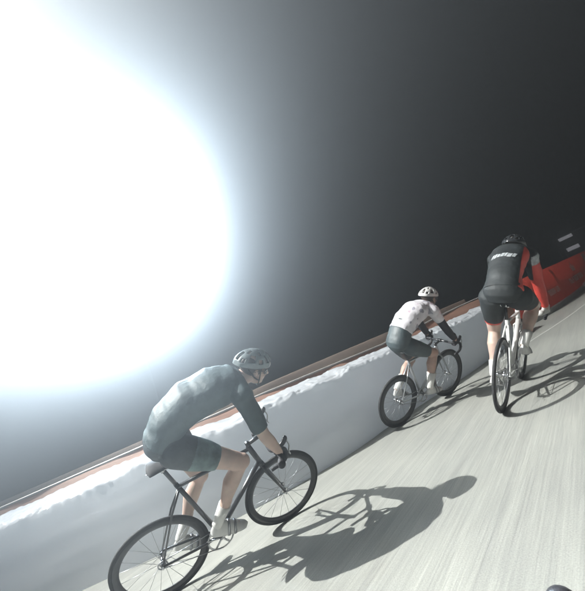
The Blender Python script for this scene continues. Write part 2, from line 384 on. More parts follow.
for i in range(5, len(tan), 22):
    p = tan[i] + side(tan, i) * 0.06; bm = bmesh.new(); box(bm, (p.x, p.y, 0.54), (0.06, 0.06, 1.08)); o = obj('post', bm, MT['tan_dark'], hr, False); o.matrix_parent_inverse = hr.matrix_world.inverted()

# sandbag at the foot of the banner fence
bm = bmesh.new(); ellipsoid(bm, (0, 0, 0.11), (0.32, 0.16, 0.11), nu=28, nv=16)
for v in bm.verts:
    v.co.z = max(0.0, v.co.z); v.co += v.co.normalized() * 0.02 * noise.noise(v.co * 9)
sb = obj('sandbag', bm, MT['bag']); sb.location = (8.72, 10.03, 0); sb.rotation_euler.z = R(36)
tag(sb, 'white sandbag lying at the foot of the red banner fence, far right', 'sandbag')

# dark sign board beyond the fence with two pale panels
sg = empty('sign_board', Matrix.Translation((15.3, 17.05, 0)) @ Matrix.Rotation(R(-38), 4, 'Z'))
tag(sg, 'dark sign board with two small pale panels beyond the red banner fence', 'sign')
bm = bmesh.new(); box(bm, (0.1, 0, 1.78), (1.5, 0.06, 1.05), bev=0.01); obj('board', bm, MT['dark'], sg, False)
bm = bmesh.new(); box(bm, (-0.08, -0.045, 2.12), (0.62, 0.025, 0.17), bev=0.004); obj('panel', bm, MT['panel'], sg, False)
bm = bmesh.new(); box(bm, (-0.06, -0.045, 1.45), (0.55, 0.025, 0.20), bev=0.004); obj('panel', bm, MT['panel'], sg, False)
bm = bmesh.new(); box(bm, (0.45, -0.04, 2.24), (0.8, 0.018, 0.05), bev=0.004); obj('trim', bm, MT['post'], sg, False)
for x in (-0.5, 0.7):
    bm = bmesh.new(); tube(bm, [(x, 0.06, 0), (x, 0.06, 2.3)], 0.03, 8); obj('leg', bm, MT['post'], sg)

# ------------------------------------------------------------------ floodlight mast (the glare)
def floodlight(POS, aim_at, label, watts, cone, blend, color, soft, rotz=0.0):
    Rz = Matrix.Rotation(R(rotz), 4, 'Z'); aim = (aim_at - POS).normalized()
    back = Rz @ Vector((0.1, -0.55, 0)); base = Vector((POS.x, POS.y, 0)) - back
    t = empty('floodlight_mast', Matrix.Translation(base) @ Rz); tag(t, label, 'floodlight')
    bm = bmesh.new(); H = POS.z
    tube(bm, [(0, 0, 0.06), (0, 0, H * 0.5), (0, 0, H + 0.6)], [0.11, 0.085, 0.06], 16); obj('mast', bm, MT['mast'], t)
    bm = bmesh.new(); box(bm, (0, 0, 0.03), (0.5, 0.5, 0.06), bev=0.01); obj('base_plate', bm, MT['mast'], t, False)
    for z in (-0.1, 0.45):
        bm = bmesh.new(); tube(bm, [(-0.95, -0.10, H + z), (0.95, -0.10, H + z)], 0.04, 10); obj('crossbar', bm, MT['mast'], t)
    al = Rz.to_3x3().inverted() @ aim; q = al.to_track_quat('-Z', 'Y').to_matrix()
    for z in (0, 0.55):
        for k in range(3):
            h = empty('lamp_head'); h.parent = t; h.location = Vector((-0.7 + 0.7 * k, -0.30, H - 0.1 + z)); h.rotation_euler = q.to_euler()
            bm = bmesh.new(); box(bm, (0, 0, 0.09), (0.52, 0.40, 0.14), bev=0.03); tube(bm, [(0, 0, 0.15), (0, 0, 0.3)], [0.13, 0.09], 14); obj('housing', bm, MT['mast'], h, False)
            bm = bmesh.new(); box(bm, (0, 0, 0.008), (0.46, 0.34, 0.02), bev=0.004); obj('lamp_glass', bm, MT['lampglass'], h, False)
    L = bpy.data.lights.new('floodlight_beam', 'SPOT'); L.energy = watts; L.spot_size = R(cone); L.spot_blend = blend; L.shadow_soft_size = soft; L.color = color
    lo = bpy.data.objects.new('floodlight_beam', L); C.objects.link(lo); lo.parent = t
    lo.location = Vector((0, -0.30, H + 0.15)) + al * 0.45; lo.rotation_euler = al.to_track_quat('-Z', 'Y').to_euler()
floodlight(LAMP_POS, LAMP_AIM, 'tall floodlight mast with a glaring white lamp head, behind the tan hoarding', LAMP_W, LAMP_CONE, LAMP_BLEND, (0.76, 0.90, 1.0), 0.9)
floodlight(KEY_POS, KEY_AIM, 'second tall floodlight mast, standing off to the left of the track', KEY_W, KEY_CONE, KEY_BLEND, (1.0, 1.0, 0.955), 0.10, 80)

# ------------------------------------------------------------------ bicycles
RW, WB = 0.34, 0.985
def bicycle(mw, label, frame_m, rim_m, crank_deg, tall=0.0, post=0.0, saddle_m=None, deep=0.045, tyre=0.0135, bar_m=None, group=None, bar_drop=0.0, spokes=20, tape=None):
    t = empty('bicycle', mw); tag(t, label, 'bicycle', group)
    bar_m = bar_m or MT['black']; saddle_m = saddle_m or MT['saddle']; tape = tape or MT['glove']
    rh, fh = Vector((0, 0, RW)), Vector((WB, 0, RW)); bb = Vector((0.41, 0, 0.275))
    st, ht, hb = Vector((0.268 - tall * 0.28, 0, 0.775 + tall)), Vector((0.815 - tall * 0.28, 0, 0.80 + tall)), Vector((0.848, 0, 0.70))
    bm = bmesh.new()
    tube(bm, [bb, bb.lerp(st, 0.5), st + (st - bb).normalized() * 0.03], [0.018, 0.016, 0.016], 12)
    tube(bm, [st, ht - Vector((0, 0, 0.015))], 0.0165, 12, ry=0.013)
    tube(bm, [bb, hb + Vector((0, 0, 0.015))], [0.022, 0.022], 12, ry=0.018)
    tube(bm, [hb - Vector((-0.004, 0, 0.012)), ht + Vector((-0.004, 0, 0.012))], 0.021, 14)
    tube(bm, [bb + Vector((0, -0.035, 0)), bb + Vector((0, 0.035, 0))], 0.022, 14)
    for s in (-1, 1):
        tube(bm, [bb + Vector((-0.01, s * 0.02, 0)), bb + Vector((-0.12, s * 0.045, 0.02)), rh + Vector((0.02, s * 0.062, 0)), rh + Vector((-0.01, s * 0.062, 0))], [0.011, 0.010, 0.008, 0.010], 8)
        tube(bm, [st + Vector((-0.004, s * 0.01, -0.03)), st + Vector((-0.09, s * 0.03, -0.17)), rh + Vector((0, s * 0.06, 0.0))], [0.009, 0.008, 0.007], 8)
    obj('frame', bm, frame_m, t)
    bm = bmesh.new()
    tube(bm, [hb + Vector((0.0, 0, 0.0)), hb + Vector((0.012, 0, -0.035))], [0.022, 0.026], 12)
    for s in (-1, 1):
        tube(bm, [hb + Vector((0.012, s * 0.01, -0.03)), hb + Vector((0.018, s * 0.042, -0.06)), Vector((0.915, s * 0.048, 0.52)), fh + Vector((0, s * 0.05, 0.0))], [0.012, 0.015, 0.012, 0.008], 10, ry=[0.012, 0.009, 0.008, 0.006])
    obj('fork', bm, frame_m, t)
    bm = bmesh.new(); d = (st - bb).normalized(); tp = st + d * (0.165 - tall * 0.2 + post)
    tube(bm, [st, tp], 0.0135, 12); obj('seat_post', bm, MT['black'], t)
    # saddle
    bm = bmesh.new(); rings = []
    for i in range(15):
        f = i / 14; x = -0.135 + 0.27 * f
        wd = 0.068 * (1 - f) ** 0.9 * (1 if f > 0.06 else 0.75) + 0.019; wd = wd if f > 0.02 else 0.045
        zc = 0.018 * (1 - f) ** 2 + (0.004 if f > 0.9 else 0); th = 0.015 * (0.45 + 0.55 * min(1, f / 0.15))
        rings.append([bm.verts.new((x, wd * math.cos(a), zc - (0.012 * (wd * math.cos(a) / 0.08) ** 2) + th * math.sin(a) * (1.0 if math.sin(a) > 0 else 1.4))) for a in [2 * math.pi * j / 16 for j in range(16)]])
    for a, b in zip(rings, rings[1:]):
        for j in range(16): bm.faces.new((a[j], a[(j + 1) % 16], b[(j + 1) % 16], b[j]))
    bm.faces.new(rings[0][::-1]); bm.faces.new(rings[-1]); bmesh.ops.recalc_face_normals(bm, faces=bm.faces[:])
    SZ = tp.z + 0.04
    for v in bm.verts: v.co += Vector((tp.x + 0.045, 0, SZ))
    sd = obj('saddle', bm, saddle_m, t)
    bm = bmesh.new()
    for s in (-1, 1): tube(bm, [(tp.x - 0.10, s * 0.022, SZ - 0.01), (tp.x - 0.05, s * 0.022, SZ - 0.035), (tp.x + 0.05, s * 0.022, SZ - 0.035), (tp.x + 0.11, s * 0.012, SZ - 0.013)], 0.0035, 6)
    tube(bm, [(tp.x, -0.03, SZ - 0.037), (tp.x, 0.03, SZ - 0.037)], 0.012, 8); obj('saddle_rail', bm, MT['silver'], sd)
    # stem + bars
    s0 = ht + Vector((-0.006, 0, 0.03)); s1 = Vector((0.915 - tall * 0.1, 0, 0.855 - bar_drop + tall))
    bm = bmesh.new(); tube(bm, [ht, ht + Vector((-0.008, 0, 0.05))], 0.017, 12); tube(bm, [s0, s1], 0.015, 12); tube(bm, [s1 - Vector((0, 0.025, 0)), s1 + Vector((0, 0.025, 0))], 0.021, 12)
    obj('stem', bm, bar_m, t)
    hbm = bmesh.new()
    tube(hbm, [s1 + Vector((0, y, 0)) for y in (-0.14, -0.05, 0.05, 0.14)], 0.0135, 12)
    tapes = []
    for s in (-1, 1):
        P = [(0, 0.13, 0), (0.0, 0.19, 0), (0.02, 0.213, -0.002), (0.06, 0.217, -0.006), (0.098, 0.218, -0.03), (0.108, 0.219, -0.07), (0.09, 0.22, -0.112), (0.05, 0.221, -0.132), (-0.03, 0.222, -0.142)]
        tbm = bmesh.new(); tube(tbm, catmull([s1 + Vector((x, s * y, z)) for x, y, z in P], 0.012), 0.0155, 10); tapes.append(tbm)
    hb_o = obj('handlebar', hbm, bar_m, t)
    for tbm in tapes: obj('bar_tape', tbm, tape, hb_o)
    for s in (-1, 1):
        bm = bmesh.new(); b0 = s1 + Vector((0.05, s * 0.217, 0.004))
        tube(bm, catmull([b0, b0 + Vector((0.035, 0, 0.012)), b0 + Vector((0.062, 0, 0.034)), b0 + Vector((0.072, 0, 0.05))], 0.008), [0.017] * 30 if False else 0.0165, 12, ry=0.0195)
        ellipsoid(bm, b0 + Vector((0.072, 0, 0.050)), (0.0175, 0.0175, 0.02), nu=14, nv=10)
        hd = obj('brake_hood', bm, MT['hood'] if 'hood' in MT else MT['rubber'], hb_o)
        bm = bmesh.new(); tube(bm, catmull([b0 + Vector((0.078, 0, 0.03)), b0 + Vector((0.092, 0, -0.02)), b0 + Vector((0.08, 0, -0.075)), b0 + Vector((0.088, 0, -0.10))], 0.01), 0.0055, 8, ry=0.009)
        obj('brake_lever', bm, MT['silver'], hd)
    # wheels
    for nm, c in (('rear', rh), ('front', fh)):
        bm = bmesh.new(); Ro = RW - tyre * 1.6; n = 80; pr = [(Ro, 0.0105), (Ro - 0.012, 0.012), (Ro - deep * 0.6, 0.010), (Ro - deep, 0.004)]
        pr = pr + [(r, -y) for r, y in pr[::-1]]; rings = []
        for i in range(n):
            a = 2 * math.pi * i / n; rings.append([bm.verts.new(c + Vector((r * math.cos(a), y, r * math.sin(a)))) for r, y in pr])
        for i in range(n):
            a, b = rings[i], rings[(i + 1) % n]
            for j in range(len(pr)): bm.faces.new((a[j], b[j], b[(j + 1) % len(pr)], a[(j + 1) % len(pr)]))
        bmesh.ops.recalc_face_normals(bm, faces=bm.faces[:])
        wh = obj('wheel', bm, rim_m, t)
        bm = bmesh.new(); torus(bm, c, (0, 1, 0), RW - tyre, tyre, 96, 12); obj('tyre', bm, MT['rubber'], wh)
        bm = bmesh.new(); hw = 0.05 if nm == 'front' else 0.058
        tube(bm, [c + Vector((0, y, 0)) for y in (-hw, -0.036, -0.034, -0.03, -0.028, 0.028, 0.03, 0.034, 0.036, hw)], [0.009, 0.009, 0.026, 0.026, 0.013, 0.013, 0.026, 0.026, 0.009, 0.009], 16)
        tube(bm, [c + Vector((0, y, 0)) for y in (-hw - 0.022, -hw - 0.008, -hw - 0.008, hw + 0.008, hw + 0.008, hw + 0.022)], [0.006, 0.008, 0.010, 0.010, 0.008, 0.006], 10)
        obj('hub', bm, MT['silver'], wh)
        bm = bmesh.new()
        for k in range(spokes):
            a = 2 * math.pi * k / spokes; s = 1 if k % 2 else -1; a2 = a + 0.28 * (1 if k % 4 < 2 else -1)
            tube(bm, [c + Vector((0.024 * math.cos(a2), s * 0.032, 0.024 * math.sin(a2))), c + Vector(((Ro - deep) * math.cos(a), s * 0.002, (Ro - deep) * math.sin(a)))], 0.0014, 5)
        obj('spokes', bm, MT['steel'], wh)
    # crankset (drive side = rider's right = -y)
    bm = bmesh.new(); torus(bm, bb + Vector((0, -0.046, 0)), (0, 1, 0), 0.094, 0.0055, 60, 6, ry=0.002)
    for k in range(60):
        a = 2 * math.pi * k / 60; box(bm, bb + Vector((0.101 * math.cos(a), -0.046, 0.101 * math.sin(a))), (0.006, 0.003, 0.005), Matrix.Rotation(-a, 3, 'Y'))
    for k in range(5):
        a = 2 * math.pi * k / 5 + 0.3; tube(bm, [bb + Vector((0.01, -0.048, 0)), bb + Vector((0.09 * math.cos(a), -0.046, 0.09 * math.sin(a)))], 0.007, 6)
    ck = obj('crankset', bm, MT['silver'], t)
    ped = {}
    for s, a0 in ((-1, crank_deg), (1, crank_deg + 180)):
        a = R(a0); e = bb + Vector((0.17 * math.cos(a), s * 0.068, 0.17 * math.sin(a)))
        bm = bmesh.new(); tube(bm, [bb + Vector((0, s * 0.054, 0)), bb.lerp(e, 0.5) + Vector((0, s * 0.028, 0)), e], [0.016, 0.011, 0.013], 10, ry=[0.010, 0.008, 0.009]); obj('crank_arm', bm, MT['silver'], ck)
        bm = bmesh.new(); box(bm, e + Vector((0, s * 0.045, 0)), (0.075, 0.06, 0.014), bev=0.004); tube(bm, [e, e + Vector((0, s * 0.05, 0))], 0.006, 8); obj('pedal', bm, MT['steel'], ck)
        ped[s] = e + Vector((0, s * 0.05, 0.012))
    bm = bmesh.new(); y = -0.046; a1 = 0.095; a2 = 0.032
    tube(bm, [Vector((rh.x, y, RW + a2)), Vector((bb.x, y, bb.z + a1))], 0.0045, 6, ry=0.003); tube(bm, [Vector((rh.x, y, RW - a2)), Vector((bb.x, y, bb.z - a1))], 0.0045, 6, ry=0.003)
    torus(bm, Vector((rh.x, y, RW)), (0, 1, 0), a2, 0.0045, 28, 6); obj('chain', bm, MT['steel'], t)
    return t, ped

MT['hood'] = mat('grey_black_hood', (0.03, 0.03, 0.034), 0.3, 0, 0.3, 40, 0.2, 120)

# ------------------------------------------------------------------ riders
def joint_mid(a, b, la, lb, pole):
    """two-bone IK: joint between a and b, bending towards pole"""
    a, b = Vector(a), Vector(b); d = b - a; L = min(d.length, (la + lb) * 0.999); u = d.normalized()
    x = (la * la - lb * lb + L * L) / (2 * L); h = math.sqrt(max(la * la - x * x, 1e-5))
    p = Vector(pole); p = (p - u * p.dot(u)).normalized()
    return a + u * x + p * h
def loft(bm, secs, n=28):
    """secs: (centre, half-width across y, half-depth along d, d) - elliptical sections, y across"""
    rings = []
    for c, hy, hd, d in secs:
        c = Vector(c); d = Vector(d).normalized()
        rings.append([bm.verts.new(c + Vector((0, 1, 0)) * hy * math.copysign(abs(math.cos(a)) ** 0.9, math.cos(a)) + d * hd * math.copysign(abs(math.sin(a)) ** 0.9, math.sin(a))) for a in [2 * math.pi * j / n for j in range(n)]])
    for a, b in zip(rings, rings[1:]):
        for j in range(n): bm.faces.new((a[j], a[(j + 1) % n], b[(j + 1) % n], b[j]))
    bm.faces.new(rings[0][::-1]); bm.faces.new(rings[-1])
def torso_secs(P, inf=0.0, cut0=0, cut1=None, sc=1.0):
    """P: list of (x, z, halfwidth, halfdepth) from seat to neck base"""
    P = P[cut0:cut1]; out = []
    V3 = [Vector((p[0], 0, p[1])) for p in P]
    # resample
    m = (len(P) - 1) * 6
    cen = catmull(V3, 1e9) if False else None
    def interp(k, f):
        i = k; return tuple(P[i][q] + (P[i + 1][q] - P[i][q]) * (f * f * (3 - 2 * f) if q > 1 else f) for q in range(4))
    for k in range(len(P) - 1):
        for s in range(6): out.append(interp(k, s / 6))
    out.append(P[-1]); secs = []
    for i, p in enumerate(out):
        a = Vector((out[max(i - 1, 0)][0], 0, out[max(i - 1, 0)][1])); b = Vector((out[min(i + 1, len(out) - 1)][0], 0, out[min(i + 1, len(out) - 1)][1]))
        t = (b - a).normalized(); d = Vector((-t.z, 0, t.x))
        secs.append(((p[0], 0, p[1]), p[2] + inf, p[3] + inf, d))
    return secs
def rider(mw, pose, look, label, leg=(0.44, 0.45), arm=(0.30, 0.27)):
    """everything in the bicycle's own coordinates: x forward, y left, z up in the bicycle's plane"""
    T = pose['torso']; shy = pose.get('shy', 0.165)
    S0 = Vector(pose['shoulder']); body = bmesh.new()
    J = {}
    for s in (-1, 1):
        k = 'R' if s < 0 else 'L'
        hip = Vector((pose['hip'][0], s * 0.095, pose['hip'][1]))
        pd = pose['ped'][s]; ank = pd + Vector(pose['ank' + k])
        knee = joint_mid(hip, ank, leg[0], leg[1], Vector((1.0, s * pose.get('splay', 0.10), 0.55)))
        J['hip', s], J['ank', s], J['knee', s] = hip, ank, knee
        sh = Vector((S0.x, s * shy, S0.y)); hand = Vector((pose['hand' + k][0], s * pose['hand' + k][1], pose['hand' + k][2]))
        elb = joint_mid(sh, hand, arm[0], arm[1], Vector(pose.get('elbpole' + k, (-0.5, s * 0.6, -0.6))))
        J['sh', s], J['hand', s], J['elb', s] = sh, hand, elb
    # body surface
    loft(body, torso_secs(T))
    for s in (-1, 1):
        hip, knee, ank = J['hip', s], J['knee', s], J['ank', s]
        capsule(body, hip + Vector((0.01, s * 0.01, 0)), hip.lerp(knee, 0.45), 0.098, 0.082); capsule(body, hip.lerp(knee, 0.45), knee, 0.082, 0.058)
        ellipsoid(body, knee + (knee - hip.lerp(ank, 0.5)).normalized() * 0.008, (0.056, 0.052, 0.058))
        back = (hip.lerp(ank, 0.5) - knee).normalized(); cf = knee.lerp(ank, 0.30) + back * 0.024
        capsule(body, knee, cf, 0.050, 0.061); capsule(body, cf, knee.lerp(ank, 0.62) + back * 0.006, 0.061, 0.040); capsule(body, knee.lerp(ank, 0.62), ank, 0.042, 0.034)
        foot = pose['foot' + ('R' if s < 0 else 'L')]; fd = Vector((math.cos(R(foot)), 0, math.sin(R(foot))))
        heel = ank + Vector((-0.02, 0, -0.05)); toe = heel + fd * 0.165
        capsule(body, ank, heel.lerp(toe, 0.15), 0.033, 0.026); capsule(body, heel, toe, 0.026, 0.014)
        J['heel', s], J['toe', s], J['fd', s] = heel, toe, fd
        sh, elb, hand = J['sh', s], J['elb', s], J['hand', s]
        nb = Vector((T[-2][0], s * 0.07, T[-2][1])); capsule(body, nb, sh, 0.075, 0.066)
        ellipsoid(body, sh, (0.068, 0.066, 0.068))
        capsule(body, sh, elb, 0.056, 0.043); capsule(body, elb, elb.lerp(hand, 0.35), 0.043, 0.044); capsule(body, elb.lerp(hand, 0.35), hand.lerp(elb, 0.08), 0.044, 0.027)
    # head
    hc = Vector((pose['head'][0], pose['head'][2] if len(pose['head']) > 2 else 0, pose['head'][1]))
    pit, yaw, rol = pose['headrot']
    HB = (Matrix.Rotation(R(yaw), 3, 'Z') @ Matrix.Rotation(R(-pit), 3, 'Y') @ Matrix.Rotation(R(rol), 3, 'X'))   # x = face direction, z = crown
    def hp(x, y, z): return hc + HB @ Vector((x, y, z))
    neck0 = Vector((T[-1][0], 0, T[-1][1])); capsule(body, neck0, hp(-0.03, 0, -0.06), 0.062, 0.055)
    ellipsoid(body, hp(-0.012, 0, 0.03), (0.098, 0.076, 0.088), HB, 28, 20)
    ellipsoid(body, hp(0.022, 0, -0.045), (0.066, 0.058, 0.078), HB)
    ellipsoid(body, hp(0.055, 0, -0.098), (0.026, 0.028, 0.02), HB)       # chin
    ellipsoid(body, hp(0.072, 0, 0.022), (0.02, 0.052, 0.012), HB)        # brow
    ellipsoid(body, hp(0.070, 0.034, -0.030), (0.016, 0.02, 0.018), HB); ellipsoid(body, hp(0.070, -0.034, -0.030), (0.016, 0.02, 0.018), HB)
    capsule(body, hp(0.086, 0, 0.008), hp(0.106, 0, -0.034), 0.008, 0.013, 12)
    ellipsoid(body, hp(0.096, 0.011, -0.038), (0.009, 0.008, 0.008), HB); ellipsoid(body, hp(0.096, -0.011, -0.038), (0.009, 0.008, 0.008), HB)
    ellipsoid(body, hp(0.082, 0, -0.064), (0.010, 0.023, 0.0065), HB); ellipsoid(body, hp(0.081, 0, -0.074), (0.009, 0.019, 0.006), HB)
    for s in (-1, 1): ellipsoid(body, hp(-0.008, s * 0.078, -0.012), (0.018, 0.009, 0.03), HB @ Matrix.Rotation(R(s * 18), 3, 'Z'))
    me = remeshed('person', body, 0.0065, 4)
    me.materials.append(look['skin']); me.materials.append(MT['lip'])
    lipc = hp(0.088, 0, -0.069)
    for p in me.polygons:
        d = HB.transposed() @ (p.center - lipc)
        if abs(d.x) < 0.018 and abs(d.y) < 0.022 and abs(d.z) < 0.008: p.material_index = 1
    po = link_mesh('person', me); po.matrix_world = mw; tag(po, label, 'person')
    for s in (-1, 1):
        bm = bmesh.new(); ellipsoid(bm, hp(0.071, s * 0.031, -0.002), (0.014, 0.014, 0.013), HB, 12, 10); obj('eye', bm, MT['eye'], po)
    # hair under the helmet (back and sides)
    bm = bmesh.new(); ellipsoid(bm, hp(-0.020, 0, 0.022), (0.099, 0.081, 0.089), HB, 28, 20)
    for v in [v for v in bm.verts if (HB.transposed() @ (v.co - hc)).x > 0.045 or (HB.transposed() @ (v.co - hc)).z < -0.05]: bm.verts.remove(v)
    obj('hair', bm, MT['hair'], po)
    # helmet: shell with vent slots
    bm = bmesh.new(); nu, nv = 60, 22; G = []; hx = pose.get('helm_tilt', 0)
    HH = HB @ Matrix.Rotation(R(-hx), 3, 'Y')
    def hs(a, e, inf=0.0):
        # a azimuth (0 = front), e elevation 0..1
        lo = -0.06 - 0.14 * math.cos(a - math.pi) * 0.35
        el = lo + (math.pi / 2 - lo) * e; rr = 1.0 + 0.035 * math.cos(a * 8) * (1 - e) * (0.4 + 0.6 * math.sin(min(1, e * 2) * math.pi / 2))
        x = 0.135 * math.cos(el) * math.cos(a) * rr - 0.018 - (0.018 if math.cos(a) < -0.3 else 0) * (1 - e); y = 0.098 * math.cos(el) * math.sin(a) * rr; z = 0.112 * math.sin(el) * (1 + 0.03 * math.cos(6 * y / 0.1)) + 0.035
        return Vector((x, y, z)) * (1 + inf)
    for i in range(nu):
        G.append([bm.verts.new(hc + HH @ hs(2 * math.pi * i / nu, j / nv)) for j in range(nv)])
    top = bm.verts.new(hc + HH @ hs(0, 1)); mats = []
    def open_(i, j):
        ph = (i + 0.5) % nu / nu; k = int(ph * 12); f = ph * 12 - k
        fr = min(k, 11 - k)
        e = j / nv
        if 0.25 < f < 0.78:
            if k % 2 == 0: return 0.22 < e < 0.55
            return 0.16 < e < 0.34 or 0.58 < e < 0.74
        return False
    for i in range(nu):
        a, b = G[i], G[(i + 1) % nu]
        for j in range(nv - 1):
            if not open_(i, j): bm.faces.new((a[j], b[j], b[j + 1], a[j + 1]))
        bm.faces.new((a[-1], b[-1], top))
    bmesh.ops.recalc_face_normals(bm, faces=bm.faces[:])
    hm = obj('helmet', bm, look['helmet'], po); sm = hm.modifiers.new('t', 'SOLIDIFY'); sm.thickness = 0.016; sm.offset = -1
    bv = hm.modifiers.new('b', 'BEVEL'); bv.width = 0.003; bv.segments = 2; bv.limit_method = 'ANGLE'
    bm = bmesh.new()
    for s in (-1, 1):
        tube(bm, catmull([hp(0.02, s * 0.088, 0.02), hp(0.03, s * 0.075, -0.06), hp(0.04, s * 0.03, -0.122), hp(0.042, 0, -0.126)], 0.02), 0.005, 6, ry=0.0015)
        tube(bm, catmull([hp(-0.07, s * 0.082, 0.01), hp(-0.01, s * 0.082, -0.045), hp(0.03, s * 0.074, -0.065)], 0.02), 0.005, 6, ry=0.0015)
    obj('helmet_strap', bm, MT['foam'], hm)
    # glasses
    bm = bmesh.new()
    for s in (-1, 1):
        rows = []
        for i in range(9):
            a = R(8 + 62 * i / 8) * s; col = []
            for j in range(5):
                z = 0.016 - 0.036 * j / 4 * (1 - 0.25 * (i / 8) ** 2) - 0.002; col.append(bm.verts.new(hp(0.030 + 0.068 * math.cos(a), 0.083 * math.sin(a), z)))
            rows.append(col)
        for a_, b_ in zip(rows, rows[1:]):
            for j in range(4): bm.faces.new((a_[j], b_[j], b_[j + 1], a_[j + 1]))
    gl = obj('sunglasses', bm, MT['lens'], po); sm = gl.modifiers.new('t', 'SOLIDIFY'); sm.thickness = 0.0025
    bm = bmesh.new(); tube(bm, [hp(-0.02, -0.082, -0.006), hp(0.0, -0.084, 0.004), hp(0.052, -0.083, 0.012), hp(0.085, -0.055, 0.017), hp(0.102, 0, 0.018), hp(0.085, 0.055, 0.017), hp(0.052, 0.083, 0.012), hp(0.0, 0.084, 0.004), hp(-0.02, 0.082, -0.006)], 0.0026, 6)
    obj('glasses_frame', bm, MT['black'], gl)
    # jersey ------------------------------------------------------
    sl = look.get('sleeve', 0.62)
    bm = bmesh.new(); loft(bm, torso_secs(T, 0.012, look.get('jersey_from', 1)))
    for s in (-1, 1):
        sh, elb = J['sh', s], J['elb', s]; nb = Vector((T[-2][0], s * 0.07, T[-2][1]))
        capsule(bm, nb, sh, 0.086, 0.078); ellipsoid(bm, sh, (0.08, 0.078, 0.08))
        e2 = sh.lerp(elb, sl); tube(bm, [sh, sh.lerp(elb, sl * 0.5), e2], [0.073, 0.067, 0.060], 20)
    def folds(co):
        return 0.006 * noise.noise(Vector((co.x * 9 + co.z * 5, co.y * 4, co.z * 9))) + 0.0045 * noise.noise(Vector((co.x * 24, co.y * 9, co.z * 22)))
    jm = remeshed('jersey', bm, 0.0075, 5, 0.5, folds)
    for m_ in look['jersey']: jm.materials.append(m_)
    jf = look.get('jersey_zone')
    if jf:
        for p in jm.polygons: p.material_index = jf(p.center, p.normal, J)
    jo = link_mesh('jersey', jm, po)
    # shorts ------------------------------------------------------
    bm = bmesh.new(); loft(bm, torso_secs(T, 0.007, 0, look.get('jersey_from', 1) + 2))
    for s in (-1, 1):
        hip, knee = J['hip', s], J['knee', s]; e = hip.lerp(knee, look.get('short_len', 0.74))
        ellipsoid(bm, hip + Vector((0.01, s * 0.01, 0)), (0.112, 0.112, 0.112)); tube(bm, [hip, hip.lerp(knee, 0.25), hip.lerp(knee, 0.45), e], [0.112, 0.108, 0.096, 0.080], 24)
    smh = remeshed('shorts', bm, 0.0075, 5, 0.5, lambda c: 0.003 * noise.noise(c * 14))
    for m_ in look['shorts']: smh.materials.append(m_)
    zf = look.get('shorts_zone')
    if zf:
        for p in smh.polygons: p.material_index = zf(p.center, p.normal, J)
    link_mesh('shorts', smh, po)
    for s in (-1, 1):
        k = 'R' if s < 0 else 'L'
        knee, ank, heel, toe, fd = J['knee', s], J['ank', s], J['heel', s], J['toe', s], J['fd', s]
        bm = bmesh.new(); q = ank.lerp(knee, look.get('sock_h', 0.30)); tube(bm, [q, ank.lerp(knee, 0.12), ank, ank + (ank - knee).normalized() * 0.02], [0.0475 + 0.012 * (look.get('sock_h', 0.3) > 0.4), 0.0415, 0.039, 0.037], 18); obj('sock', bm, look['sock'], po)
        # shoe
        bm = bmesh.new(); up = Vector((-fd.z, 0, fd.x)); rings = []
        for i in range(15):
            f = i / 14; c = heel - fd * 0.045 + fd * 0.285 * f
            en = (max(0.0, 1 - abs(2 * f - 1) ** 7)) ** 0.5 if 0 < i < 14 else 0.12; wy = (0.030 + 0.017 * math.sin(max(0, f - 0.15) * math.pi * 0.9 + 0.25)) * en; hgt = (0.096 if f < 0.34 else 0.096 - 0.060 * min(1, (f - 0.34) / 0.5)) * (0.35 + 0.65 * en)
            rings.append([bm.verts.new(c + Vector((0, wy * math.cos(a), 0)) + up * (-0.036 + (hgt if math.sin(a) > 0 else 0.006) * math.sin(a))) for a in [2 * math.pi * j / 18 for j in range(18)]])
        for a, b in zip(rings, rings[1:]):
            for j in range(18): bm.faces.new((a[j], a[(j + 1) % 18], b[(j + 1) % 18], b[j]))
        bm.faces.new(rings[0][::-1]); bm.faces.new(rings[-1]); bmesh.ops.recalc_face_normals(bm, faces=bm.faces[:])
        sh_o = obj('shoe', bm, look['shoe'], po)
        bm = bmesh.new(); rn = []
        for f in (0.45, 0.62): 
            c = heel - fd * 0.045 + fd * 0.285 * f; h_ = 0.096 - 0.060 * min(1, (f - 0.34) / 0.5)
            tube(bm, [c + Vector((0, 0.05 * math.cos(a), 0)) + up * (-0.036 + (h_ + 0.003) * math.sin(a)) for a in [math.pi * j / 10 for j in range(11)]], 0.010, 6, ry=0.002)
        obj('strap', bm, MT['steel'], sh_o)
        # glove with fingers curled round the bar
        hand, elb = J['hand', s], J['elb', s]; bm = bmesh.new()
        g = pose.get('grip' + k, (0.25, 0, -1)); ax = Vector(g).normalized()     # axis of the bar where held
        fdn = (hand - elb).normalized(); fdn = (fdn - ax * fdn.dot(ax)).normalized(); out = Vector((0, s, 0)); out = (out - ax * out.dot(ax) - fdn * out.dot(fdn)).normalized()
        wr = hand - fdn * 0.055; barc = hand + fdn * 0.03 - out * 0.022
        # palm plate on the outer side of the bar
        for t_ in (-0.030, -0.010, 0.010, 0.030): capsule(bm, wr + ax * t_ * 0.6 + out * 0.004, barc + ax * t_ + out * 0.022, 0.017, 0.0155, 12)
        lens_ = [0.9, 1.0, 0.95, 0.8]
        for q_, t_ in enumerate((-0.033, -0.011, 0.011, 0.032)):
            L_ = lens_[q_]; ctr = barc + ax * t_; pts = []
            for a_ in (80, 30, -25, -80, -130):
                aa = R(a_ * L_ + (1 - L_) * 40); pts.append(ctr + out * 0.027 * math.sin(aa) + fdn * 0.027 * math.cos(aa))
            for m_, n_ in zip(pts, pts[1:]): capsule(bm, m_, n_, 0.0098, 0.0092, 10)
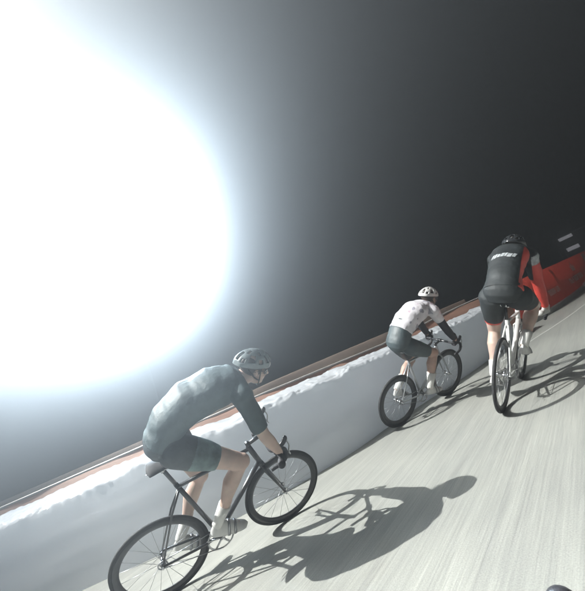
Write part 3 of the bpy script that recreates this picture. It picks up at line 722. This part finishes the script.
        th0 = wr + ax * -0.025 + fdn * 0.01; capsule(bm, th0, th0 + fdn * 0.03 - ax * 0.018 - out * 0.015, 0.015, 0.012, 12)
        capsule(bm, th0 + fdn * 0.03 - ax * 0.018 - out * 0.015, barc - ax * 0.03 - out * 0.03 + fdn * 0.012, 0.012, 0.0105, 12)
        capsule(bm, wr - fdn * 0.035, wr, 0.031, 0.026, 16)
        gm = remeshed('glove', bm, 0.003, 3); gm.materials.append(look['glove' + k] if 'glove' + k in look else look['glove']); link_mesh('glove', gm, po)
        if look.get('armwarmer'):
            bm = bmesh.new(); sh = J['sh', s]
            capsule(bm, sh.lerp(elb, 0.5), elb, 0.055, 0.050); tube(bm, [elb, elb.lerp(hand, 0.35), hand.lerp(elb, 0.15)], [0.050, 0.049, 0.034], 18)
            am = remeshed('arm_warmer', bm, 0.006, 4); am.materials.append(look['armwarmer']); link_mesh('arm_warmer', am, po)
    return po, J, jo

def lerp_tor(lst): return lst
def teal_zone(c, n, J):
    for s in (-1, 1):
        h, k = J['hip', s], J['knee', s]; t = (c - h).dot(k - h) / (k - h).length_squared
        if t > 0.24 and (c.y * s) > 0.0: return 1
    return 0
# -- nearest rider: black bicycle, dark kit, grey helmet
mw = frame_matrix(-1.70, 2.62, 66, 32)
bk, ped = bicycle(mw, 'black track bicycle with deep black rims under the nearest rider, at bottom left', MT['black'], MT['carbon'], 32, 0.075, 0.045, bar_drop=0.0)
pose = dict(torso=[(0.235, 1.175, 0.11, 0.08), (0.245, 1.255, 0.155, 0.108), (0.34, 1.375, 0.15, 0.115), (0.48, 1.45, 0.165, 0.122), (0.65, 1.475, 0.176, 0.122), (0.80, 1.465, 0.155, 0.10), (0.87, 1.465, 0.07, 0.06)],
            shoulder=(0.815, 1.42), hip=(0.31, 1.205), shy=0.175, ped=ped, ankR=(-0.13, 0, 0.125), ankL=(-0.13, 0, 0.115), footR=-18, footL=-24,
            handR=(0.975, 0.215, 0.875), handL=(0.975, 0.215, 0.875), elbpoleR=(-0.15, -0.9, -0.5), elbpoleL=(-0.15, 0.9, -0.5), gripR=(0.3, 0, -1), gripL=(0.3, 0, -1),
            head=(0.985, 1.50), headrot=(-24, -6, 0), helm_tilt=0, splay=0.12)
look = dict(skin=MT['skin2'], helmet=MT['helmet_grey'], jersey=[MT['jersey_dark']], shorts=[MT['shorts_dark'], MT['shorts_print']], shorts_zone=teal_zone, sock=MT['sock'], shoe=MT['shoe'], glove=MT['glove'], sleeve=0.85, short_len=0.62)
rider(mw, pose, look, 'person in dark cycling kit and grey helmet crouched low on the nearest bicycle', (0.485, 0.495), (0.31, 0.28))

# -- middle rider: white-grey bicycle, pale jersey, white helmet, black arm warmers
mw = frame_matrix(0.63, 4.30, 62.5, 27)
bk, ped = bicycle(mw, 'silver framed bicycle with thick black rims beside the white barrier, middle of the three riders', MT['grey_frame'], MT['carbon'], -5, spokes=20, deep=0.06, tyre=0.016, bar_m=MT['black'], saddle_m=MT['saddle'])
pose = dict(torso=[(0.14, 1.00, 0.10, 0.088), (0.13, 1.09, 0.15, 0.115), (0.20, 1.22, 0.138, 0.112), (0.335, 1.33, 0.148, 0.118), (0.49, 1.395, 0.16, 0.12), (0.63, 1.415, 0.142, 0.092), (0.69, 1.425, 0.066, 0.06)],
            shoulder=(0.645, 1.37), hip=(0.21, 1.03), shy=0.155, ped=ped, ankR=(-0.11, 0, 0.115), ankL=(-0.12, 0, 0.12), footR=-8, footL=-20,
            handR=(0.99, 0.215, 0.865), handL=(0.99, 0.215, 0.865), elbpoleR=(-0.3, -0.5, -1), elbpoleL=(-0.3, 0.5, -1), gripR=(-1, 0, -0.25), gripL=(-1, 0, -0.25),
            head=(0.80, 1.49), headrot=(-16, -4, 0), splay=0.1)
pose['handR'] = (0.94, 0.215, 0.885); pose['handL'] = (0.94, 0.215, 0.885)
def white_zone(c, n, J):
    v = noise.noise(c * 17 + Vector((3, 1, 0)))
    if v > 0.40: return 1
    if noise.noise(c * 14 + Vector((9, 4, 2))) > 0.46: return 2
    return 0
look = dict(skin=MT['skin'], helmet=MT['helmet_white'], jersey=[MT['jersey_white'], MT['jersey_logo'], MT['jersey_pink']], jersey_zone=white_zone, shorts=[MT['shorts_grey']], sock=MT['sock'], shoe=MT['shoe'],
            glove=MT['glove'], sleeve=0.55, armwarmer=MT['glove'], sock_h=0.42, jersey_from=2, short_len=0.72)
rider(mw, pose, look, 'person in pale lilac jersey, white helmet and black arm warmers riding beside the white barrier')

# -- right rider: white bicycle, black jersey with red side
mw = frame_matrix(1.45, 3.33, 44, 26, 1.07)
bk, ped = bicycle(mw, 'white framed bicycle seen from behind under the rider in black and red, at right', MT['white_paint'], MT['carbon'], 80, bar_m=MT['black'], spokes=20)
pose = dict(torso=[(0.13, 1.00, 0.10, 0.09), (0.12, 1.09, 0.145, 0.12), (0.20, 1.21, 0.125, 0.112), (0.32, 1.32, 0.132, 0.118), (0.46, 1.395, 0.148, 0.12), (0.59, 1.42, 0.13, 0.09), (0.65, 1.43, 0.064, 0.06)],
            shoulder=(0.61, 1.375), hip=(0.20, 1.03), shy=0.142, ped=ped, ankR=(-0.12, 0, 0.11), ankL=(-0.12, 0, 0.125), footR=-10, footL=-22,
            handR=(0.93, 0.23, 0.80), handL=(0.93, 0.23, 0.80), elbpoleR=(-0.3, -0.3, -0.8), elbpoleL=(-0.2, 0.7, -0.6), gripR=(0.3, 0, -1), gripL=(0.3, 0, -1),
            head=(0.765, 1.47), headrot=(-20, -14, 0), splay=0.16)
def red_zone(c, n, J):
    if c.y < -0.125 and c.x < 0.52 and c.z > 1.0: return 1
    sh, el = J['sh', -1], J['elb', -1]
    t = (c - sh).dot(el - sh) / (el - sh).length_squared
    if c.y < -0.16 and t > -0.1 and (c - sh - (el - sh) * t).length < 0.11: return 1 if t > 0.22 else 2
    return 0
def hem_zone(c, n, J):
    for s in (-1, 1):
        h, k = J['hip', s], J['knee', s]; t = (c - h).dot(k - h) / (k - h).length_squared
        if t > 0.64 and (c.y * s) > 0: return 1
    return 0
look = dict(skin=MT['skin2'], helmet=MT['helmet_black'], jersey=[MT['jersey_black'], MT['jersey_red'], MT['print_pale']], jersey_zone=red_zone, shorts=[MT['jersey_black'], MT['jersey_red']], shorts_zone=hem_zone,
            sock=MT['sock'], shoe=MT['shoe'], shoeR=MT['shoe_black'], glove=MT['glove_white'], sleeve=0.8, short_len=0.70, armwarmer=MT['jersey_red'])
po, J, jo = rider(mw, pose, look, 'person in black jersey with red right side and black helmet, seen from behind at right')
# pale lettering strip across the upper back, laid on the cloth
def back_print(jo, po):
    me = jo.data; bvh = BVHTree.FromPolygons([v.co for v in me.vertices], [tuple(p.vertices) for p in me.polygons])
    c0 = Vector((0.34, 0, 1.33)); t = Vector((0.13, 0, 0.09)).normalized(); d = Vector((-t.z, 0, t.x))
    def strokes(x0, n, w, h, z, seed):
        rn = random.Random(seed); P = []; x = -n * w / 2; bm = bmesh.new()
        while x < n * w / 2:
            ww = rn.uniform(0.012, 0.034); b0 = -h / 2 * rn.uniform(0.55, 1); P.append([(x, b0), 0, (x + ww, h / 2 * rn.uniform(0.6, 1)), 0]); x += ww + rn.uniform(0.003, 0.008)
        for poly in P:
            (a, b_), (c_, d_) = poly[0], poly[2]; nx = max(1, int(abs(c_ - a) / 0.01)); nz_ = max(1, int(abs(d_ - b_) / 0.01)); grid = []
            for i in range(nx + 1):
                col = []
                for j in range(nz_ + 1):
                    v = b_ + (d_ - b_) * j / nz_; u = a + (c_ - a) * i / nx + x0 + v * 0.35; v = b_ + (d_ - b_) * j / nz_ + z
                    o_ = c0 + t * v + Vector((0, -u, 0)); hit = bvh.ray_cast(o_ + d * 0.5, -d)
                    col.append(bm.verts.new((hit[0] + hit[1] * 0.0025) if hit[0] else o_ + d * 0.13))
                grid.append(col)
            for i in range(nx):
                for j in range(nz_): bm.faces.new((grid[i][j], grid[i + 1][j], grid[i + 1][j + 1], grid[i][j + 1]))
        bmesh.ops.recalc_face_normals(bm, faces=bm.faces[:]); return bm
    obj('jersey_print', strokes(-0.005, 4, 0.046, 0.058, -0.03, 21), MT['print_pale'], jo)
back_print(jo, po)

# -- the bicycle that carries the camera: only its left hood reaches into the frame
tip = Vector((0.124, 0.372, 0.812)); B = frame_matrix(0, 0, 44, 12); loc = B @ Vector((1.037, 0.217, 0.925))
mw = Matrix.Translation(tip - loc) @ B
bicycle(mw, 'bicycle at the bottom right corner, only the dark rounded hood of its handlebar in view', MT['black'], MT['carbon'], 40)

# ------------------------------------------------------------------ haze
bm = bmesh.new(); box(bm, (-1.0, 11.0, 10.2), (38, 28, 22.4))
hz = obj('haze', bm, None, smooth=False) if False else None
me = bpy.data.meshes.new('haze'); bm.to_mesh(me); bm.free(); hz = bpy.data.objects.new('haze', me); C.objects.link(hz); tag(hz, kind='stuff')
hmz = bpy.data.materials.new('haze_air'); hmz.use_nodes = True; n = hmz.node_tree.nodes; n.remove(n['Principled BSDF'])
pv = n.new('ShaderNodeVolumePrincipled'); pv.inputs['Color'].default_value = (0.95, 0.97, 1, 1); pv.inputs['Density'].default_value = HAZE_DENSITY; pv.inputs['Anisotropy'].default_value = HAZE_G
hmz.node_tree.links.new(pv.outputs[0], n['Material Output'].inputs['Volume']); me.materials.append(hmz)
